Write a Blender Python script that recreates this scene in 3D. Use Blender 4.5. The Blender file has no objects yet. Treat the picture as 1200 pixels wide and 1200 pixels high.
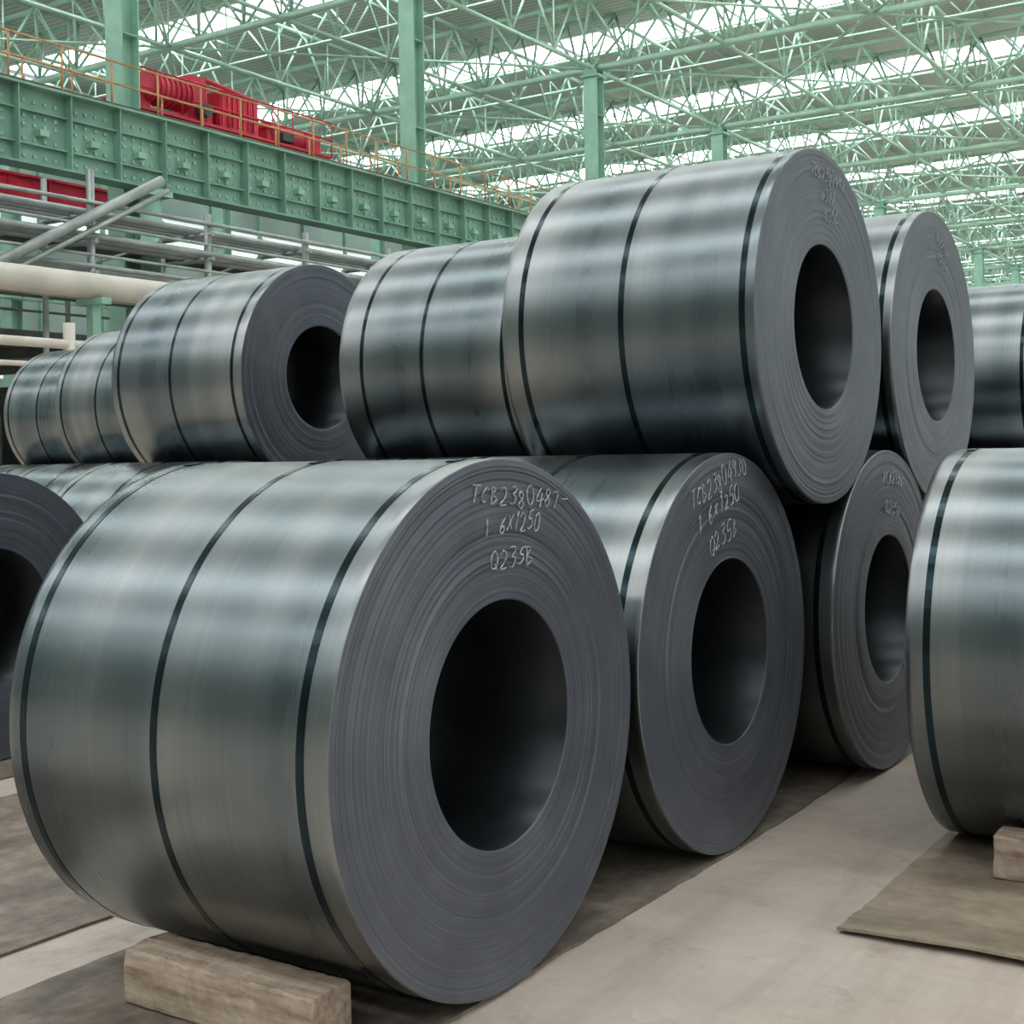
import bpy, math, random, bmesh
from mathutils import Vector, Matrix
random.seed(7)
scene=bpy.context.scene
scene.view_settings.view_transform='Standard'
scene.view_settings.exposure=0.05
COL=scene.collection

# ------------------------------------------------------------ materials
def newmat(name):
    m=bpy.data.materials.new(name); m.use_nodes=True
    nt=m.node_tree; b=nt.nodes['Principled BSDF']
    return m,nt,b
def N(nt,t,**k):
    n=nt.nodes.new(t)
    for a,v in k.items(): setattr(n,a,v)
    return n
def ramp(nt,fac,stops):
    r=N(nt,'ShaderNodeValToRGB'); e=r.color_ramp.elements
    while len(e)<len(stops): e.new(0.5)
    for i,(p,c) in enumerate(stops):
        e[i].position=p; e[i].color=(*c,1) if len(c)==3 else c
    nt.links.new(fac,r.inputs[0]); return r
def noise(nt,scale=(1,1,1),s=1.0,detail=3,rough=.55,coord='Object',vec=None):
    tc=N(nt,'ShaderNodeTexCoord'); mp=N(nt,'ShaderNodeMapping'); mp.inputs['Scale'].default_value=scale
    nt.links.new(vec if vec else tc.outputs[coord],mp.inputs[0])
    n=N(nt,'ShaderNodeTexNoise'); n.inputs['Scale'].default_value=s; n.inputs['Detail'].default_value=detail
    n.inputs['Roughness'].default_value=rough
    nt.links.new(mp.outputs[0],n.inputs['Vector']); return n
def bump(nt,b,h,strength=.2,dist=.01):
    bp=N(nt,'ShaderNodeBump'); bp.inputs['Strength'].default_value=strength; bp.inputs['Distance'].default_value=dist
    nt.links.new(h,bp.inputs['Height']); nt.links.new(bp.outputs[0],b.inputs['Normal'])
def math_(nt,op,a,b=None,c=None):
    n=N(nt,'ShaderNodeMath',operation=op)
    for i,v in enumerate((a,b,c)):
        if v is None: continue
        if isinstance(v,(int,float)): n.inputs[i].default_value=v
        else: nt.links.new(v,n.inputs[i])
    return n.outputs[0]
def simple(name,c,rough=.5,metal=0,var=.12,s=3):
    m,nt,b=newmat(name)
    n=noise(nt,s=s)
    lo=tuple(x*(1-var) for x in c); hi=tuple(min(1,x*(1+var)) for x in c)
    r=ramp(nt,n.outputs['Fac'],[(.3,lo),(.7,hi)])
    nt.links.new(r.outputs[0],b.inputs['Base Color'])
    b.inputs['Roughness'].default_value=rough; b.inputs['Metallic'].default_value=metal
    return m

def mat_body():
    m,nt,b=newmat('coil_wrap_steel')
    oi=N(nt,'ShaderNodeObjectInfo')
    tc=N(nt,'ShaderNodeTexCoord')
    add=N(nt,'ShaderNodeVectorMath',operation='ADD')
    nt.links.new(tc.outputs['Object'],add.inputs[0])
    comb=N(nt,'ShaderNodeCombineXYZ')
    nt.links.new(math_(nt,'MULTIPLY',oi.outputs['Random'],37),comb.inputs[0])
    nt.links.new(comb.outputs[0],add.inputs[1])
    V=add.outputs[0]
    fine=noise(nt,(55,.4,.4),1,2,.5,vec=V)      # rolling lines round the coil
    broad=noise(nt,(3.6,.3,.3),1,1,.4,vec=V)    # wide bands
    blot=noise(nt,(2.0,1.5,1.5),1,4,.5,vec=V)   # cloudy scale patches
    s=math_(nt,'MULTIPLY_ADD',fine.outputs['Fac'],.09,math_(nt,'MULTIPLY_ADD',broad.outputs['Fac'],.56,math_(nt,'MULTIPLY',blot.outputs['Fac'],.35)))
    # the two strip edges are coloured lighter and a little warmer than the middle
    sp=N(nt,'ShaderNodeSeparateXYZ'); nt.links.new(tc.outputs['Object'],sp.inputs[0])
    ax=math_(nt,'ABSOLUTE',sp.outputs[0])
    mr=N(nt,'ShaderNodeMapRange'); mr.inputs['From Min'].default_value=.40; mr.inputs['From Max'].default_value=.62
    mr.inputs['To Min'].default_value=0; mr.inputs['To Max'].default_value=.06
    nt.links.new(ax,mr.inputs['Value'])
    s=math_(nt,'ADD',s,mr.outputs[0])
    r=ramp(nt,s,[(.34,(.118,.142,.155)),(.5,(.172,.196,.207)),(.66,(.30,.305,.305))])
    nt.links.new(r.outputs[0],b.inputs['Base Color'])
    rr=ramp(nt,s,[(.34,(.25,.25,.25)),(.66,(.34,.34,.34))])
    nt.links.new(rr.outputs[0],b.inputs['Roughness'])
    b.inputs['Metallic'].default_value=1
    bump(nt,b,blot.outputs['Fac'],.03,.01)
    return m
def mat_face(name='coil_end_steel',k=1.0):
    m,nt,b=newmat(name)
    tc=N(nt,'ShaderNodeTexCoord'); sp=N(nt,'ShaderNodeSeparateXYZ'); nt.links.new(tc.outputs['Object'],sp.inputs[0])
    cb=N(nt,'ShaderNodeCombineXYZ'); nt.links.new(sp.outputs[1],cb.inputs[1]); nt.links.new(sp.outputs[2],cb.inputs[2])
    ln=N(nt,'ShaderNodeVectorMath',operation='LENGTH'); nt.links.new(cb.outputs[0],ln.inputs[0])
    ns=noise(nt,(1,1.3,1.3),1,2)
    rad=math_(nt,'MULTIPLY_ADD',ns.outputs['Fac'],.035,ln.outputs['Value'])
    def n1d(sc):
        n=N(nt,'ShaderNodeTexNoise',noise_dimensions='1D'); n.inputs['Scale'].default_value=sc; n.inputs['Detail'].default_value=3; n.inputs['Roughness'].default_value=.7
        nt.links.new(rad,n.inputs['W']); return n.outputs['Fac']
    n1=n1d(150); n2=n1d(28)
    n3=noise(nt,(1,1,1),2.2,5)
    s=math_(nt,'MULTIPLY_ADD',n1,.40,math_(nt,'MULTIPLY_ADD',n2,.15,math_(nt,'MULTIPLY',n3.outputs['Fac'],.45)))
    r=ramp(nt,s,[(.34,(.064*k,.070*k,.088*k)),(.5,(.106*k,.113*k,.138*k)),(.66,(.18*k,.188*k,.217*k))])
    nt.links.new(r.outputs[0],b.inputs['Base Color'])
    b.inputs['Metallic'].default_value=.4; b.inputs['Roughness'].default_value=.45
    bump(nt,b,n1,.25,.002)
    return m
M_body=mat_body(); M_face=mat_face(); 
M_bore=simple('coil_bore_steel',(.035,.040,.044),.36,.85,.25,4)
M_strap=simple('strap_steel',(.011,.024,.030),.20,.8,.3,6)
def mat_chalk():
    m,nt,b=newmat('chalk_marking')
    n=noise(nt,s=70,detail=2)
    r=ramp(nt,n.outputs['Fac'],[(.36,(.22,.23,.26)),(.55,(.44,.46,.50))])
    nt.links.new(r.outputs[0],b.inputs['Base Color']); b.inputs['Roughness'].default_value=.9
    return m
M_chalk=mat_chalk()
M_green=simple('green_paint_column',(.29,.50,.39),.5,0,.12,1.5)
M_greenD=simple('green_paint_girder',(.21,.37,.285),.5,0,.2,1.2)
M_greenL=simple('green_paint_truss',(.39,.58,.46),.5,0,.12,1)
M_red=simple('red_crane_paint',(.55,.025,.055),.45,0,.25,1.5)
M_orange=simple('orange_rail_paint',(.55,.27,.12),.5,0,.2,2)
M_galv=simple('galvanised_pipe',(.32,.35,.34),.4,.4,.2,2)
M_cream=simple('cream_pipe_lagging',(.55,.51,.45),.6,0,.12,1.5)
M_dark=simple('dark_equipment',(.05,.065,.06),.6,0,.3,1.5)
M_grate=simple('dark_grating',(.11,.12,.11),.6,.2,.3,1.5)

def mat_floor():
    m,nt,b=newmat('concrete_floor')
    a=noise(nt,(1,1,1),.9,7,.65); c=noise(nt,(1,1,1),14,4,.65)
    s=math_(nt,'MULTIPLY_ADD',c.outputs['Fac'],.3,a.outputs['Fac'])
    r=ramp(nt,s,[(.42,(.34,.275,.225)),(.60,(.48,.395,.335)),(.85,(.58,.49,.425))])
    # long faint tyre/drag scuffs running down the aisle, and small dirt patches
    d=noise(nt,(5,.4,1),1,5,.65)
    dr=ramp(nt,d.outputs['Fac'],[(.50,(1,1,1)),(.75,(.78,.76,.74))])
    g=noise(nt,(1,1,1),3.3,6,.7)
    gr=ramp(nt,g.outputs['Fac'],[(.32,(.78,.76,.74)),(.44,(1,1,1))])
    def mul(x,y):
        n=N(nt,'ShaderNodeMix',data_type='RGBA',blend_type='MULTIPLY'); n.inputs[0].default_value=1
        nt.links.new(x,n.inputs[6]); nt.links.new(y,n.inputs[7]); return n.outputs[2]
    nt.links.new(mul(mul(r.outputs[0],dr.outputs[0]),gr.outputs[0]),b.inputs['Base Color'])
    b.inputs['Roughness'].default_value=.5
    bump(nt,b,c.outputs['Fac'],.12,.005)
    return m
def mat_mat(name,c1,c2,c3,sc=(1,6,1)):
    m,nt,b=newmat(name)
    a=noise(nt,sc,1.6,8,.7); c=noise(nt,(1,1,1),12,5,.65)
    s=math_(nt,'MULTIPLY_ADD',c.outputs['Fac'],.5,a.outputs['Fac'])
    r=ramp(nt,s,[(.5,c1),(.72,c2),(.95,c3)])
    nt.links.new(r.outputs[0],b.inputs['Base Color']); b.inputs['Roughness'].default_value=.65
    bump(nt,b,s,.25,.008)
    return m
M_floor=mat_floor()
M_mat=mat_mat('worn_bed_plate',(.07,.052,.042),(.155,.122,.098),(.29,.235,.19),(3,1,1))
M_ply=mat_mat('rusty_sheet',(.16,.12,.085),(.27,.21,.155),(.39,.315,.24),(1,2,1))
M_wood=mat_mat('timber',(.15,.10,.068),(.35,.26,.195),(.52,.41,.32),(1.5,18,18))
def mat_roof():
    m,nt,b=newmat('corrugated_roof_sheet')
    tc=N(nt,'ShaderNodeTexCoord'); w=N(nt,'ShaderNodeTexWave'); w.bands_direction='Y'; w.inputs['Scale'].default_value=.9
    nt.links.new(tc.outputs['Object'],w.inputs['Vector'])
    r=ramp(nt,w.outputs['Fac'],[(.2,(.38,.42,.38)),(.8,(.55,.59,.55))])
    nt.links.new(r.outputs[0],b.inputs['Base Color']); b.inputs['Roughness'].default_value=.6
    return m
M_roof=mat_roof()
def mat_sky(name,st,c=(.93,.97,1)):
    m,nt,b=newmat(name)
    n=noise(nt,(.6,.6,.6),1,3)
    r=ramp(nt,n.outputs['Fac'],[(.3,tuple(x*.7 for x in c)),(.6,c)])
    nt.links.new(r.outputs[0],b.inputs['Emission Color']); b.inputs['Emission Strength'].default_value=st
    b.inputs['Base Color'].default_value=(.8,.8,.8,1)
    return m
M_sky=mat_sky('translucent_skylight',9.0)
M_win=mat_sky('translucent_wall_light',.55,(.75,.9,.85))
M_glowR=mat_sky('added_glow_band',2.0,(.90,.95,1))  # unseen glowing band, added to light the coil faces
M_wall=simple('wall_sheet',(.26,.34,.31),.6,0,.15,.3)

# ------------------------------------------------------------ mesh builder
class MB:
    def __init__(s): s.v=[];s.f=[];s.m=[];s.sm=[]
    def box(s,x0,x1,y0,y1,z0,z1,mi=0,mat=None):
        b=len(s.v)
        P=[(x0,y0,z0),(x1,y0,z0),(x1,y1,z0),(x0,y1,z0),(x0,y0,z1),(x1,y0,z1),(x1,y1,z1),(x0,y1,z1)]
        if mat is not None: P=[tuple(mat@Vector(p)) for p in P]
        s.v+=P
        for q in [(0,3,2,1),(4,5,6,7),(0,1,5,4),(1,2,6,5),(2,3,7,6),(3,0,4,7)]:
            s.f.append([b+i for i in q]); s.m.append(mi); s.sm.append(False)
    def tube(s,p,q,r,n=6,mi=0,smooth=True):
        p=Vector(p);q=Vector(q);d=(q-p)
        if d.length<1e-6:return
        d.normalize(); u=d.orthogonal().normalized(); w=d.cross(u); b=len(s.v)
        for c in (p,q):
            for i in range(n):
                a=2*math.pi*i/n; s.v.append(tuple(c+(u*math.cos(a)+w*math.sin(a))*r))
        for i in range(n):
            j=(i+1)%n; s.f.append([b+i,b+j,b+n+j,b+n+i]); s.m.append(mi); s.sm.append(smooth)
        s.f.append([b+i for i in range(n)][::-1]); s.m.append(mi); s.sm.append(False)
        s.f.append([b+n+i for i in range(n)]); s.m.append(mi); s.sm.append(False)
    def revolve(s,prof,n=96,closed=True,mats=None,smooth=True):
        b=len(s.v);k=len(prof)
        for (x,r) in prof:
            for i in range(n):
                a=2*math.pi*i/n
                s.v.append((x,r*math.cos(a),r*math.sin(a)))
        rng=range(k if closed else k-1)
        for j in rng:
            j2=(j+1)%k
            for i in range(n):
                i2=(i+1)%n
                s.f.append([b+j*n+i,b+j2*n+i,b+j2*n+i2,b+j*n+i2]); s.m.append(mats[j] if mats else 0); s.sm.append(smooth)
    def mesh(s,name,mats):
        me=bpy.data.meshes.new(name); me.from_pydata(s.v,[],s.f)
        for m in mats: me.materials.append(m)
        me.polygons.foreach_set('material_index',s.m); me.polygons.foreach_set('use_smooth',s.sm)
        me.update(); return me
    def obj(s,name,mats,parent=None):
        o=bpy.data.objects.new(name,s.mesh(name,mats)); COL.objects.link(o)
        if parent: o.parent=parent
        return o

# ------------------------------------------------------------ coils
def coil_mesh(R,L,rings,seg,seed):
    rnd=random.Random(seed)
    Ri=.835*.464; h=L/2
    prof=[];mt=[]
    def add(x,r,m): prof.append((x,r)); mt.append(m)
    e=.005
    add(-h+e,R,0)
    for t in (.02,.25,.5,.75,.98): add(-h+L*t,R,0)
    add(h-e,R,0); add(h-e*.3,R-e*.3,1)
    off=0
    for i in range(rings+1):
        t=i/rings; r=(R-e)*(1-t)+(Ri+.004)*t
        off=off*.8+rnd.uniform(-.0009,.0009)
        if rnd.random()<.07: off+=rnd.choice((-.0026,.0026))
        add(h+off,r,1)
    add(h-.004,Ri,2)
    add(-h+.004,Ri,1)
    for i in range(13):
        t=i/12; r=(Ri+.004)*(1-t)+(R-e)*t
        add(-h+rnd.uniform(-.003,.003),r,1)
    mb=MB(); mb.revolve(prof,seg,True,mt)
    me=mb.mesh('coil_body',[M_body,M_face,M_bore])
    bm=bmesh.new(); bm.from_mesh(me); bmesh.ops.recalc_face_normals(bm,faces=bm.faces)
    bm.to_mesh(me); bm.free()
    return me
def strap_mesh(R,L,fr,seg):
    mb=MB()
    for f in fr:
        x=-L/2+L*f; w=.014
        mb.revolve([(x-w,R-.001),(x-w,R+.0014),(x+w,R+.0014),(x+w,R-.001)],seg,True,[0]*4,smooth=False)
        T=Matrix.Rotation(math.radians(7),4,'X')
        mb.box(x-.018,x+.018,-.028,.028,R,R+.004,0,T)
    return mb.mesh('straps',[M_strap])
cache={}
G={'0':[[(.5,1),(.12,.8),(.05,.4),(.3,0),(.75,.1),(.9,.55),(.7,.95),(.5,1)]],
'1':[[(.3,.8),(.5,1),(.45,0)]],
'2':[[(.1,.8),(.4,1),(.8,.8),(.6,.4),(.05,0),(.9,.05)]],
'3':[[(.1,.95),(.6,1),(.8,.8),(.4,.55),(.85,.35),(.6,0),(.1,.05)]],
'4':[[(.5,1),(.05,.35),(.95,.4)],[(.65,.7),(.6,0)]],
'5':[[(.85,1),(.3,.95),(.2,.55),(.7,.55),(.8,.2),(.4,0),(.05,.1)]],
'6':[[(.7,1),(.2,.6),(.1,.2),(.4,0),(.8,.2),(.6,.5),(.15,.35)]],
'7':[[(.05,.95),(.9,1),(.4,0)]],
'8':[[(.8,.85),(.4,1),(.2,.75),(.75,.35),(.5,0),(.1,.2),(.5,.5),(.8,.85)]],
'9':[[(.8,.8),(.4,1),(.15,.7),(.5,.5),(.8,.8),(.6,0)]],
'T':[[(0,.95),(1,1)],[(.5,1),(.4,0)]],
'C':[[(.9,.85),(.5,1),(.1,.5),(.3,.05),(.8,.1)]],
'B':[[(.2,1),(.15,0)],[(.2,1),(.7,.85),(.25,.55),(.8,.3),(.15,0)]],
'Q':[[(.5,1),(.1,.7),(.2,.1),(.7,.1),(.9,.6),(.5,1)],[(.5,.35),(.95,-.1)]],
'X':[[(.1,.8),(.8,.1)],[(.8,.85),(.1,.05)]],
'.':[[(.4,.05),(.5,.0)]],'-':[[(.1,.5),(.9,.55)]],'H':[[(.1,1),(.1,0)],[(.85,1),(.8,0)],[(.1,.5),(.85,.5)]],' ':[]}
def writing(parent,lines,xface,roll=0,wd=.0024):
    cu=bpy.data.curves.new('chalk_writing','CURVE'); cu.dimensions='3D'; cu.bevel_depth=wd; cu.bevel_resolution=1
    rnd=random.Random(len(lines)*3+1)
    for (txt,y0,z0,hh,adv,slope) in lines:
        for i,ch in enumerate(txt):
            jy=rnd.uniform(-.14,.14)*hh; sc=rnd.uniform(.82,1.18); sh=rnd.uniform(.05,.4)
            for st in G.get(ch,[]):
                st=[(a+rnd.uniform(-.03,.03),b+rnd.uniform(-.03,.03)) for a,b in st]
                q=[st[0]]+st+[st[-1]]; pts=[]
                for k in range(1,len(q)-2):
                    for t in (0,.25,.5,.75):
                        c=[]
                        for d in(0,1):
                            p0,p1,p2,p3=q[k-1][d],q[k][d],q[k+1][d],q[k+2][d]
                            c.append(.5*(2*p1+(p2-p0)*t+(2*p0-5*p1+4*p2-p3)*t*t+(3*p1-p0-3*p2+p3)*t**3))
                        pts.append(tuple(c))
                pts.append(st[-1])
                sp=cu.splines.new('POLY'); sp.points.add(len(pts)-1)
                for k,(a,b) in enumerate(pts):
                    yy=y0+adv*(i+.8*a*sc)+sh*hh*b; zz=z0+hh*b*sc+slope*(adv*(i+a))+jy
                    c,s=math.cos(roll),math.sin(roll)
                    sp.points[k].co=(xface,yy*c-zz*s,yy*s+zz*c,1); sp.points[k].radius=rnd.uniform(.6,1.15)
    o=bpy.data.objects.new('chalk_writing',cu); COL.objects.link(o); cu.materials.append(M_chalk); o.parent=parent
    return o
def coil(xf,y,z,R=.835,L=1.28,hero=0,fr=(.07,.49,.93),lines=None,roll=0,seed=1,wd=.0026):
    rings,seg={0:(24,96),1:(60,144),2:(110,256)}[hero]
    k=(R,L,rings,seg,seed)
    if k not in cache: cache[k]=coil_mesh(R,L,rings,seg,seed)
    ks=(R,L,fr,seg,'s')
    if ks not in cache: cache[ks]=strap_mesh(R,L,fr,seg)
    e=bpy.data.objects.new('steel_coil',None); COL.objects.link(e); e.empty_display_size=.2
    e.location=(xf-L/2,y,z)
    b=bpy.data.objects.new('coil_body',cache[k]); COL.objects.link(b); b.parent=e
    s=bpy.data.objects.new('straps',cache[ks]); COL.objects.link(s); s.parent=e
    if lines: writing(e,lines,L/2+.0035,roll,wd)
    return e
PT=.012
def zb(R=.835): return R+PT+.002
LN1=[('TCB2380487-',-.17,.70,.055,.052,-.08),('1.6X1250',-.10,.60,.055,.040,.0),('Q235B',-.07,.49,.055,.050,.0)]
coil(-2.303,3.425,zb(.832),R=.832,L=1.335,hero=2,lines=LN1,seed=1,fr=(.055,.50,.925))
LN2=[('TCB23804930',-.16,.69,.075,.052,-.05),('1.6X1250',-.14,.58,.07,.055,.0),('Q235B',-.07,.45,.075,.06,.0)]
coil(-2.305,5.153,zb(),hero=2,lines=LN2,roll=math.radians(18),seed=2)
coil(-2.20,6.93,zb(),hero=1,lines=[('TCB2380',-.15,.66,.06,.05,0),('Q235B',-.1,.5,.06,.05,0)],roll=-.1,seed=3)
for i,(x,y) in enumerate([(-2.25,8.85),(-2.2,10.63),(-2.25,12.37),(-2.2,14.1)]): coil(x,y,zb(),seed=4)
def ztop(ya,yb,Ra=.835,R=.835):
    h=(yb-ya)/2
    return zb(Ra)+math.sqrt((R+Ra+.006)**2-h*h)
coil(-2.20,6.0415,ztop(5.153,6.93),hero=2,lines=[('TCB2380492',-.16,.70,.06,.045,-.05),('H081',-.04,.60,.06,.05,0),('Q35B',0,.50,.06,.05,0)],seed=5,fr=(.085,.50,.955))
coil(-2.20,7.89,ztop(6.93,8.85,.835,.845),R=.845,hero=1,lines=[('TCB2380',-.1,.68,.05,.04,-.2),('Q235B',-.05,.56,.05,.045,-.1)],seed=6,roll=-.15,fr=(.07,.5,.95))
coil(-2.26,11.50,ztop(10.63,12.37,.835,.80),R=.80,seed=7,fr=(.07,.36,.93))
for y in (6.61,8.36,10.1,11.84): coil(-4.44,y,zb(),seed=4)
coil(-4.37,7.485,ztop(6.61,8.36,.835,.85),R=.85,L=1.35,hero=1,seed=8,fr=(.14,.5,.95))
coil(-6.55,4.60,zb(.815),R=.815,hero=1,seed=9)
for y in (6.70,8.44): coil(-6.69,y,zb(),hero=0,seed=4)
coil(-6.69,7.57,ztop(6.70,8.44,.835,.85),R=.85,L=1.36,hero=1,fr=(.06,.47,.93),seed=10)
for xr,yc in ((-10.25,9.74),(-12.85,11.0)):
    for y in (yc-.87,yc+.87): coil(xr,y,zb(),seed=4)
    coil(xr,yc,ztop(yc-.87,yc+.87),seed=4)
coil(-.29,5.98,zb(),hero=1,fr=(.065,.5,.93),seed=11)
coil(-.29,7.75,zb(),hero=0,seed=4)

# ------------------------------------------------------------ floor and things on it
YN=-46; XR=30
mb=MB(); mb.box(-58,XR,YN,172,-.2,0); mb.obj('floor',[M_floor])
def plate(name,x0,x1,y0,y1,mat,t=PT,seed=0,curl=0,nx=24,ny=60):
    rnd=random.Random(seed); v=[];f=[]
    for j in range(ny+1):
        for i in range(nx+1):
            x=x0+(x1-x0)*i/nx; y=y0+(y1-y0)*j/ny
            if i in(0,nx): x+=rnd.uniform(-.006,.006)+.012*math.sin(y*1.3+seed)
            if j in(0,ny): y+=rnd.uniform(-.006,.006)
            z=t
            if curl:
                dx=i/nx; dy=j/ny
                z+=curl*max(0,1-dy*9)**2*(.5+.5*math.sin(dx*7))
            v.append((x,y,z))
    for j in range(ny):
        for i in range(nx):
            a=j*(nx+1)+i; f.append((a,a+1,a+nx+2,a+nx+1))
    me=bpy.data.meshes.new(name); me.from_pydata(v,[],f); me.materials.append(mat)
    o=bpy.data.objects.new(name,me); COL.objects.link(o)
    so=o.modifiers.new('thick','SOLIDIFY'); so.thickness=t*.9; so.offset=-1
    return o
plate('bed_plate',-3.62,-2.32,2.2,15,M_mat,seed=1,ny=120)
plate('bed_plate',-5.85,-3.95,1.5,13,M_mat,seed=2,ny=100)
plate('bed_plate',-8.2,-6.2,3,14,M_mat,seed=3)
plate('bed_plate',-14.4,-8.9,8,13,M_mat,seed=3)
plate('steel_sheet',-1.60,.45,4.45,9.2,M_ply,seed=4,curl=.025,ny=80)

def timber(x0,x1,y0,y1,h,rot=0,seed=0):
    rnd=random.Random(seed); nx=40
    w=(y1-y0)/2; cy=(y0+y1)/2; v=[];f=[]
    sec=[(-1,-.9),(-.9,-1),(0,-1),(.9,-1),(1,-.9),(1,0),(1,.9),(.9,1),(0,1),(-.9,1),(-1,.9),(-1,.4),(-1,0),(-1,-.4)]
    ph=rnd.uniform(0,6)
    for i in range(nx+1):
        x=x0+(x1-x0)*i/nx
        chip=.003+.004*max(0,math.sin(i*.55+ph))+(.007 if rnd.random()<.12 else 0)
        for (a,b) in sec:
            jj=rnd.uniform(-.002,.002); ch=chip if (b>.8 and a<-.8) else 0
            zz=max(0,h/2+b*(h/2-ch)+ (jj if b>-.8 else 0))
            split=.004 if (a==-1 and b==.4 and 6<i<30) else 0
            v.append((x-(x0+x1)/2+(rnd.uniform(-.004,.004) if i in (0,nx) else 0),a*(w-ch-split)+jj,zz))
    n=len(sec)
    for i in range(nx):
        for k in range(n):
            k2=(k+1)%n; f.append((i*n+k,i*n+k2,(i+1)*n+k2,(i+1)*n+k))
    f.append(tuple(range(n))[::-1]); f.append(tuple(nx*n+k for k in range(n)))
    me=bpy.data.meshes.new('timber_chock'); me.from_pydata(v,[],f); me.materials.append(M_wood)
    bm=bmesh.new(); bm.from_mesh(me); bmesh.ops.recalc_face_normals(bm,faces=bm.faces); bm.to_mesh(me); bm.free()
    o=bpy.data.objects.new('timber_chock',me); COL.objects.link(o)
    o.location=((x0+x1)/2,cy,PT+.001); o.rotation_euler=(0,0,rot); return o
timber(-3.26,-2.49,2.72,2.888,.172,.0,1)
timber(-1.28,-.42,5.29,5.45,.17,0,2)

# ------------------------------------------------------------ roof
ZR=21.3
SP=12.6; YB=24.0
strips=[]; yy=YB-SP*5.5
while yy<167: 
    if yy-1.3>YN: strips.append((yy-1.35,yy+1.35))
    yy+=SP
mb=MB(); prev=YN
for a,b in strips:
    mb.box(-58,XR,prev,a,ZR,ZR+.15,0); prev=b
mb.box(-58,XR,prev,171,ZR,ZR+.15,0)
mb.obj('ceiling',[M_roof])
mb=MB()
for a,b in strips: 
    x=-57
    while x<XR-4:
        mb.box(x,x+5.6,a,b,ZR+.02,ZR+.08,0); x+=6
mb.obj('skylight_panels',[M_sky])

mb=MB()
ZB,ZT=18.0,20.5
def tri_truss(y,x0,x1,step=2.4):
    mb.tube((x0,y,ZB),(x1,y,ZB),.15,6)
    for s in(-1,1): mb.tube((x0,y+s*1.1,ZT),(x1,y+s*1.1,ZT),.11,6)
    n=int((x1-x0)/step)
    for i in range(n):
        xa=x0+i*step; xm=xa+step/2; xb=xa+step
        for s in(-1,1):
            mb.tube((xa,y,ZB),(xm,y+s*1.1,ZT),.065,5); mb.tube((xm,y+s*1.1,ZT),(xb,y,ZB),.065,5)
        mb.tube((xm,y-1.1,ZT),(xm,y+1.1,ZT),.05,5)
def flat_truss(x,y0,y1,step,zb=ZB,zt=ZT):
    for z in(zb,zt): mb.tube((x,y0,z),(x,y1,z),.09,6)
    n=int(round((y1-y0)/step))
    for i in range(n):
        a=y0+i*step
        mb.tube((x,a,zb),(x,a+step/2,zt),.055,5); mb.tube((x,a+step/2,zt),(x,a+step,zb),.055,5)
        mb.tube((x,a,zb),(x,a,zt),.04,5)
Yt=[YB+SP*k for k in range(-5,12)]
for yt in Yt: 
    if yt>YN: tri_truss(yt,-57.5,XR-1)
for x in (-52,-46,-40,-34,-28,-22,-16,-10,-4,8,20): flat_truss(x,Yt[3],Yt[-1],SP/4)
for yt in Yt[3:-1]:
    for x in range(-52,8,12):
        mb.tube((x,yt,ZB),(x+12,yt+SP,ZB),.06,5); mb.tube((x+12,yt,ZB),(x,yt+SP,ZB),.06,5)
    ym=yt+SP/2
    for z in (19.3,20.7): mb.tube((-57.5,ym,z),(XR-1,ym,z),.08,5)
    x=-57.5
    while x<XR-4:
        mb.tube((x,ym,19.3),(x+1.2,ym,20.7),.045,4); mb.tube((x+1.2,ym,20.7),(x+2.4,ym,19.3),.045,4); x+=2.4
for x in range(-57,XR,3): mb.tube((x,YN,ZR-.25),(x,170,ZR-.25),.07,4)
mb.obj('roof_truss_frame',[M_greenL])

def column(x,y,zt,w=.32,lower=True):
    mb=MB(); d=.3
    mb.box(x-w,x+w,y-d,y-d+.04,0,zt); mb.box(x-w,x+w,y+d-.04,y+d,0,zt); mb.box(x-.03,x+.03,y-d+.04,y+d-.04,0,zt)
    for k in range(int(zt/3)): mb.box(x-w+.03,x+w-.03,y-d+.04,y+d-.04,k*3+1,k*3+1.03)
    mb.box(x-w-.15,x+w+.15,y-.6,y+.6,0,.06)
    mb.box(x-w-.1,x+w+.1,y-d-.1,y+d+.1,zt-.5,zt-.4)
    if lower:
        mb.tube((x+1.0,y,0),(x+1.0,y,8.7),.28,14)
        mb.box(x+.6,x+1.4,y-.4,y+.4,8.6,8.76)
        for k in range(5):
            mb.tube((x+.3,y,1+k*1.6),(x+.9,y,1.8+k*1.6),.06,5); mb.tube((x+.9,y,1.8+k*1.6),(x+.3,y,2.6+k*1.6),.06,5)
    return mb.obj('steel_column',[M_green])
for yt in Yt[3:]: column(-28,yt,18.1)
for yt in Yt[4:]: column(-50,yt,18.1,lower=False)

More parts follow.
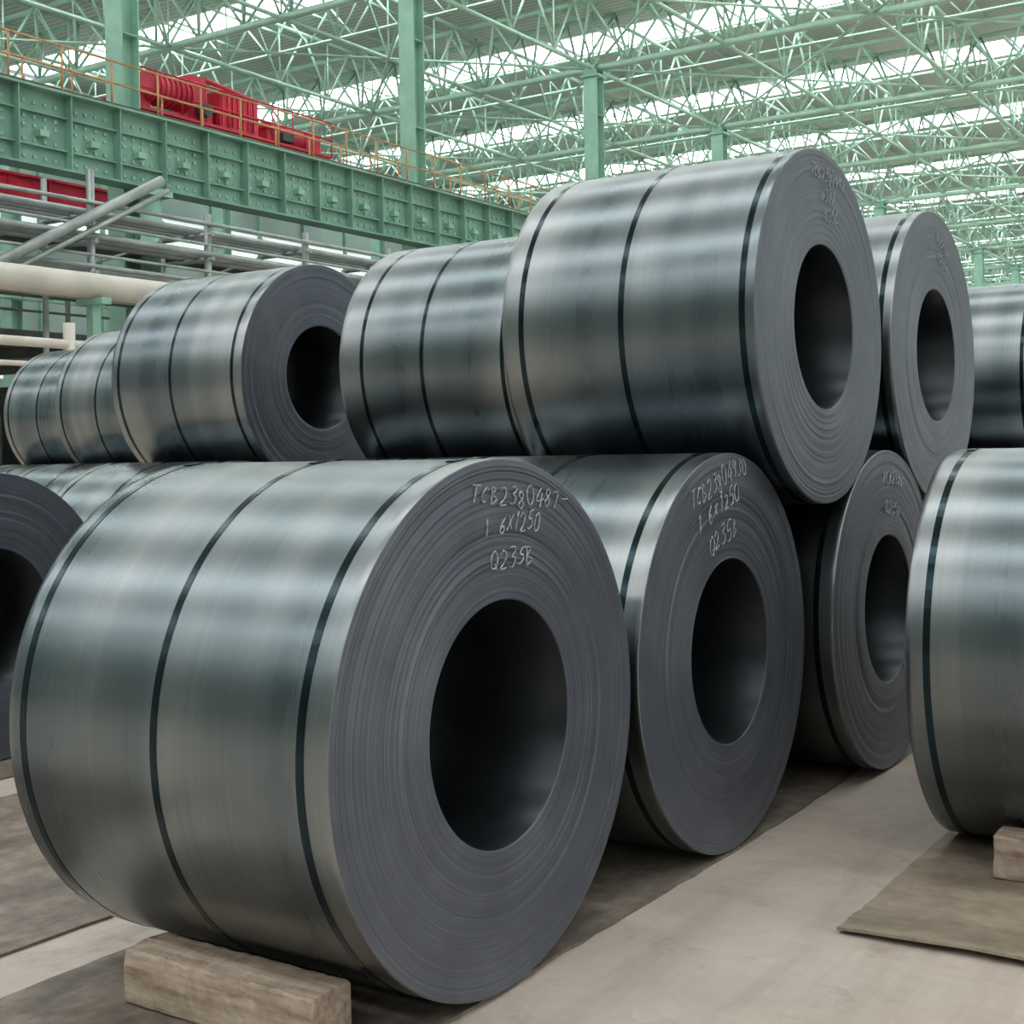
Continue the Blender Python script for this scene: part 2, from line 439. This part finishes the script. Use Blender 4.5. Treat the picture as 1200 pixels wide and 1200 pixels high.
root=bpy.data.objects.new('crane_girder',None); COL.objects.link(root)
mb=MB(); gx=-27
zt,zb2=10.62,8.82
mb.box(gx-.02,gx+.02,6,160,zb2,zt); mb.box(gx-.35,gx+.35,6,160,zt,zt+.06); mb.box(gx-.32,gx+.32,6,160,zb2-.05,zb2)
y=6.3
while y<160:
    mb.box(gx+.02,gx+.30,y-.02,y+.02,zb2,zt)
    mb.box(gx-.30,gx-.02,y-.02,y+.02,zb2,zt)
    y+=1.5
mb.box(gx+.02,gx+.16,6,160,zb2+1.25,zb2+1.29)
mb.box(gx+.02,gx+.16,6,160,zb2+.45,zb2+.49)
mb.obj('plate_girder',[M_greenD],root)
mb=MB(); y=7.05
while y<90:
    for zz in (zb2+.2,zb2+.6,zb2+.95,zb2+1.15,zb2+1.5):
        for dy in(-.45,-.15,.15,.45): mb.box(gx+.02,gx+.06,y+dy-.04,y+dy+.04,zz-.04,zz+.04)
    mb.box(gx+.02,gx+.24,y-.13,y+.13,zb2+.7,zb2+.85)
    y+=1.5
mb.obj('bolted_brackets',[M_green],root)
mb=MB(); mb.box(gx-1.2,gx-.35,6,160,zt-.02,zt+.04); mb.obj('walkway',[M_galv],root)
mb=MB(); y=6
while y<120:
    mb.tube((gx+.33,y,zt+.06),(gx+.33,y,zt+1.15),.03,5); mb.tube((gx-1.18,y,zt+.06),(gx-1.18,y,zt+1.15),.03,5); y+=1.5
for xx in (gx+.33,gx-1.18):
    for zz in(.6,1.15): mb.tube((xx,6,zt+zz),(xx,120,zt+zz),.028,5)
mb.obj('handrail',[M_orange],root)
mb=MB(); mb.box(gx-.05,gx+.05,6,160,zt+.06,zt+.2); mb.obj('crane_rail',[M_dark],root)

# red overhead crane
root=bpy.data.objects.new('overhead_crane',None); COL.objects.link(root)
mb=MB(); cx=-29.6
mb.box(cx-.4,cx+.4,25.2,33.6,11.0,11.6)
mb.box(cx-.55,cx+.55,25.2,33.6,11.6,11.68)
for y in (25.6,27.0,31.2,32.6): mb.tube((cx-.15,y,10.95),(cx+.15,y,10.95),.33,16)
for y in (25.6,28.0,30.8): 
    mb.box(cx-5,cx+.3,y,y+.5,11.2,12.1)
    mb.box(cx-5,cx+.4,y-.08,y+.58,12.1,12.16)
mb.box(cx-.7,cx+.5,28.6,30.2,11.68,12.75)
for k in range(7): mb.box(cx+.5,cx+.55,28.65+k*.22,28.7+k*.22,11.75,12.7)
mb.tube((cx+.2,27.5,12.35),(cx+.2,25.9,12.35),.42,16)
for k in range(8): mb.tube((cx+.2,26.0+k*.2,12.35),(cx+.2,26.06+k*.2,12.35),.47,16)
mb.tube((cx,31.0,12.05),(cx,32.5,12.05),.36,14); mb.box(cx-.3,cx+.3,32.6,33.3,11.68,12.3)
mb.tube((cx+.1,30.4,12.9),(cx+.1,28.4,13.1),.07,8); mb.tube((cx+.3,26.6,12.4),(cx-.2,28.4,13.2),.06,8)
mb.box(cx-.4,cx+.2,27.7,28.3,11.68,13.1)
y=25.2
while y<=33.7:
    mb.tube((cx+.55,y,11.68),(cx+.55,y,12.75),.025,5); y+=.93
for z in(12.2,12.75): mb.tube((cx+.55,25.2,z),(cx+.55,33.6,z),.028,5)
mb.obj('crane_end_carriage',[M_red],root)
mb=MB()
mb.box(cx+.42,cx+.6,26.0,26.5,11.05,11.5); mb.box(cx+.42,cx+.6,29.0,29.7,11.05,11.5); mb.box(cx+.3,cx+.62,31.2,31.7,11.75,12.0)
mb.tube((cx+.4,27.9,12.0),(cx+.75,27.9,12.0),.2,12); mb.tube((cx+.4,32.0,11.3),(cx+.7,32.0,11.3),.2,12); mb.tube((cx+.4,26.8,11.3),(cx+.7,26.8,11.3),.2,12)
mb.obj('motors_and_boxes',[M_dark],root)
mb=MB()
mb.box(-36.5,-35.7,15,30.2,9.9,10.7); mb.box(-36.6,-35.6,15,30.2,10.7,10.78)
for i in range(10): mb.box(-35.7,-35.62,15.5+i*1.5,15.56+i*1.5,9.9,10.7)
mb.tube((-36.1,30.2,10.2),(-36.1,31.4,10.2),.35,14)
mb.box(-35.6,-35.0,18,21,9.3,10.0); mb.box(-35.6,-35.1,23.5,26,9.5,10.1)
mb.obj('crane_bridge_beam',[M_red],root)

mb=MB()
mb.box(-49.03,-48.97,6,160,8.8,10.5); mb.box(-49.3,-48.7,6,160,10.5,10.56); mb.box(-49.3,-48.7,6,160,8.75,8.8)
y=6.3
while y<160: mb.box(-48.97,-48.75,y-.02,y+.02,8.8,10.5); y+=1.5
mb.obj('runway_girder',[M_greenD])

root=bpy.data.objects.new('pipe_rack',None); COL.objects.link(root)
mb=MB(); px=-24
for k in range(-1,8):
    y=19.6+3.5*k
    top=8.2 if k<=0 else 7.7
    mb.tube((px,y,0),(px,y,top),.09,8); mb.tube((px-1.6,y,0),(px-1.6,y,top),.07,8)
    for z in (5.9,6.6,7.2): mb.tube((px-1.7,y,z),(px+.2,y,z),.06,6)
    mb.tube((px-1.6,y,5.9),(px-1.6,y+3.5,7.2),.035,5)
for (dx,z,r) in [(.1,7.45,.05),(-.3,7.3,.09),(-.7,7.3,.07),(-1.2,7.32,.11),(.05,6.95,.04),(.05,6.72,.08),(-.4,6.75,.12),(-.9,6.74,.1),(.05,6.3,.04),(.05,6.05,.06),(-.5,6.05,.13),(-1.1,6.05,.09),(.05,5.6,.05),(-.6,5.45,.08)]:
    mb.tube((px+dx,14,z),(px+dx,46,z),r,8)
# heavy diagonal brace made of two angle sections
mb.tube((px+.3,16.6,5.6),(px+.3,21.4,8.2),.12,8); mb.tube((px+.3,16.9,5.45),(px+.3,21.6,8.0),.06,6)
mb.obj('rack_frame_and_pipes',[M_galv],root)
mb=MB(); mb.box(px-3.6,px-1.8,12,48,5.75,5.9); mb.box(px-3.6,px-1.8,12,48,7.05,7.12)
mb.obj('cable_tray_grating',[M_grate],root)

cu=bpy.data.curves.new('insulated_pipe','CURVE'); cu.dimensions='3D'; cu.bevel_depth=.26; cu.bevel_resolution=5
sp=cu.splines.new('POLY'); P=[(-22,8,5.25),(-22,20.2,5.3)]
for i in range(1,9):
    a_=i/8*math.pi/2; P.append((-22,20.2+.8*math.sin(a_),5.3-.8*(1-math.cos(a_))))
P.append((-22,21.0,.05)); sp.points.add(len(P)-1)
for i,p in enumerate(P): sp.points[i].co=(*p,1)
cu.materials.append(M_cream); o=bpy.data.objects.new('insulated_pipe',cu); COL.objects.link(o)
mb=MB()
for y in (10,14,18): 
    mb.box(-22.1,-21.9,y-.1,y+.1,0,4.98); mb.box(-22.4,-21.6,y-.12,y+.12,4.9,5.03)
mb.obj('pipe_support',[M_greenD])
mb=MB()
mb.tube((-20.5,9,3.9),(-20.5,24,3.9),.09,10); mb.tube((-20.5,9,3.5),(-20.5,24,3.5),.05,10)
mb.tube((-20.5,16.2,0),(-20.5,16.2,4.3),.11,10); mb.tube((-20.5,18.6,0),(-20.5,18.6,4.2),.09,10)
mb.obj('process_pipe',[M_cream])
mb=MB()
for k in range(12):
    y=10+k*3.2; mb.box(-33,-30.6,y,y+2.4,0,3.0+1.6*((k*7)%3)/2)
    mb.box(-30.6,-30.5,y+.3,y+2.1,.4,1.9)
mb.obj('electrical_cabinet_row',[M_dark])
mb=MB()
mb.box(-40,-30.2,8,60,5.0,5.25,0)
for y in range(8,61,4): 
    mb.tube((-30.4,y,0),(-30.4,y,6.4),.07,6); mb.box(-40,-30.2,y-.08,y+.08,4.7,5.0,0)
for z in (5.8,6.4): mb.tube((-30.4,8,z),(-30.4,60,z),.04,5)
mb.obj('mezzanine_platform',[M_grate])

def wall(name,f): 
    mb=MB(); f(mb); return mb.obj(name,[M_wall,M_win,M_greenD,M_glowR])
def wl(mb):
    mb.box(-58.2,-58,YN,171,0,6,0); mb.box(-58.15,-58.05,YN,171,6,8.0,1); mb.box(-58.2,-58,YN,171,8.0,14,0)
    mb.box(-58.15,-58.05,YN,171,14,15.5,1); mb.box(-58.2,-58,YN,171,15.5,ZR,0)
    y=0
    while y<171: mb.box(-58,-57.8,y,y+.2,0,ZR,2); y+=4
wall('wall_left',wl)
def wf(mb):
    mb.box(-58,XR,171,171.2,0,8,0); mb.box(-58,XR,171.05,171.15,8,11,1); mb.box(-58,XR,171,171.2,11,ZR,0)
    x=-57
    while x<XR-1: mb.box(x,x+.25,170.8,171,0,ZR,2); x+=6
wall('wall_far',wf)
def wr(mb):
    mb.box(XR,XR+.2,YN,171,0,5,0); mb.box(XR+.05,XR+.15,YN,171,5,9.5,3); mb.box(XR,XR+.2,YN,171,9.5,ZR,0)  # wall out of view; its glowing strip is added to brighten the coil ends
    y=-44
    while y<171: mb.box(XR-.2,XR,y,y+.3,0,ZR,2); y+=6
wall('wall_right',wr)
def wn(mb):
    mb.box(-58,XR,YN-.2,YN,0,ZR,0)
    x=-57
    while x<XR-1: mb.box(x,x+.25,YN,YN+.2,0,ZR,2); x+=6
wall('wall_near',wn)

# ------------------------------------------------------------ world + camera
w=bpy.data.worlds.new('World'); scene.world=w; w.use_nodes=True
bg=w.node_tree.nodes['Background']; bg.inputs[0].default_value=(.8,.9,1,1); bg.inputs[1].default_value=.5

cam=bpy.data.cameras.new('camera'); co=bpy.data.objects.new('camera',cam); COL.objects.link(co)
co.location=(.5505*.07,-.8348*.07,1.671+PT)
co.rotation_euler=(Matrix.Rotation(math.atan2(.5505,.8348),4,'Z')@Matrix.Rotation(math.pi/2,4,'X')@Matrix.Rotation(math.radians(-.95),4,'Z')).to_euler()
cam.sensor_width=36; cam.lens=1568/1200*36; cam.shift_y=-65/1200; cam.clip_end=500
scene.camera=co
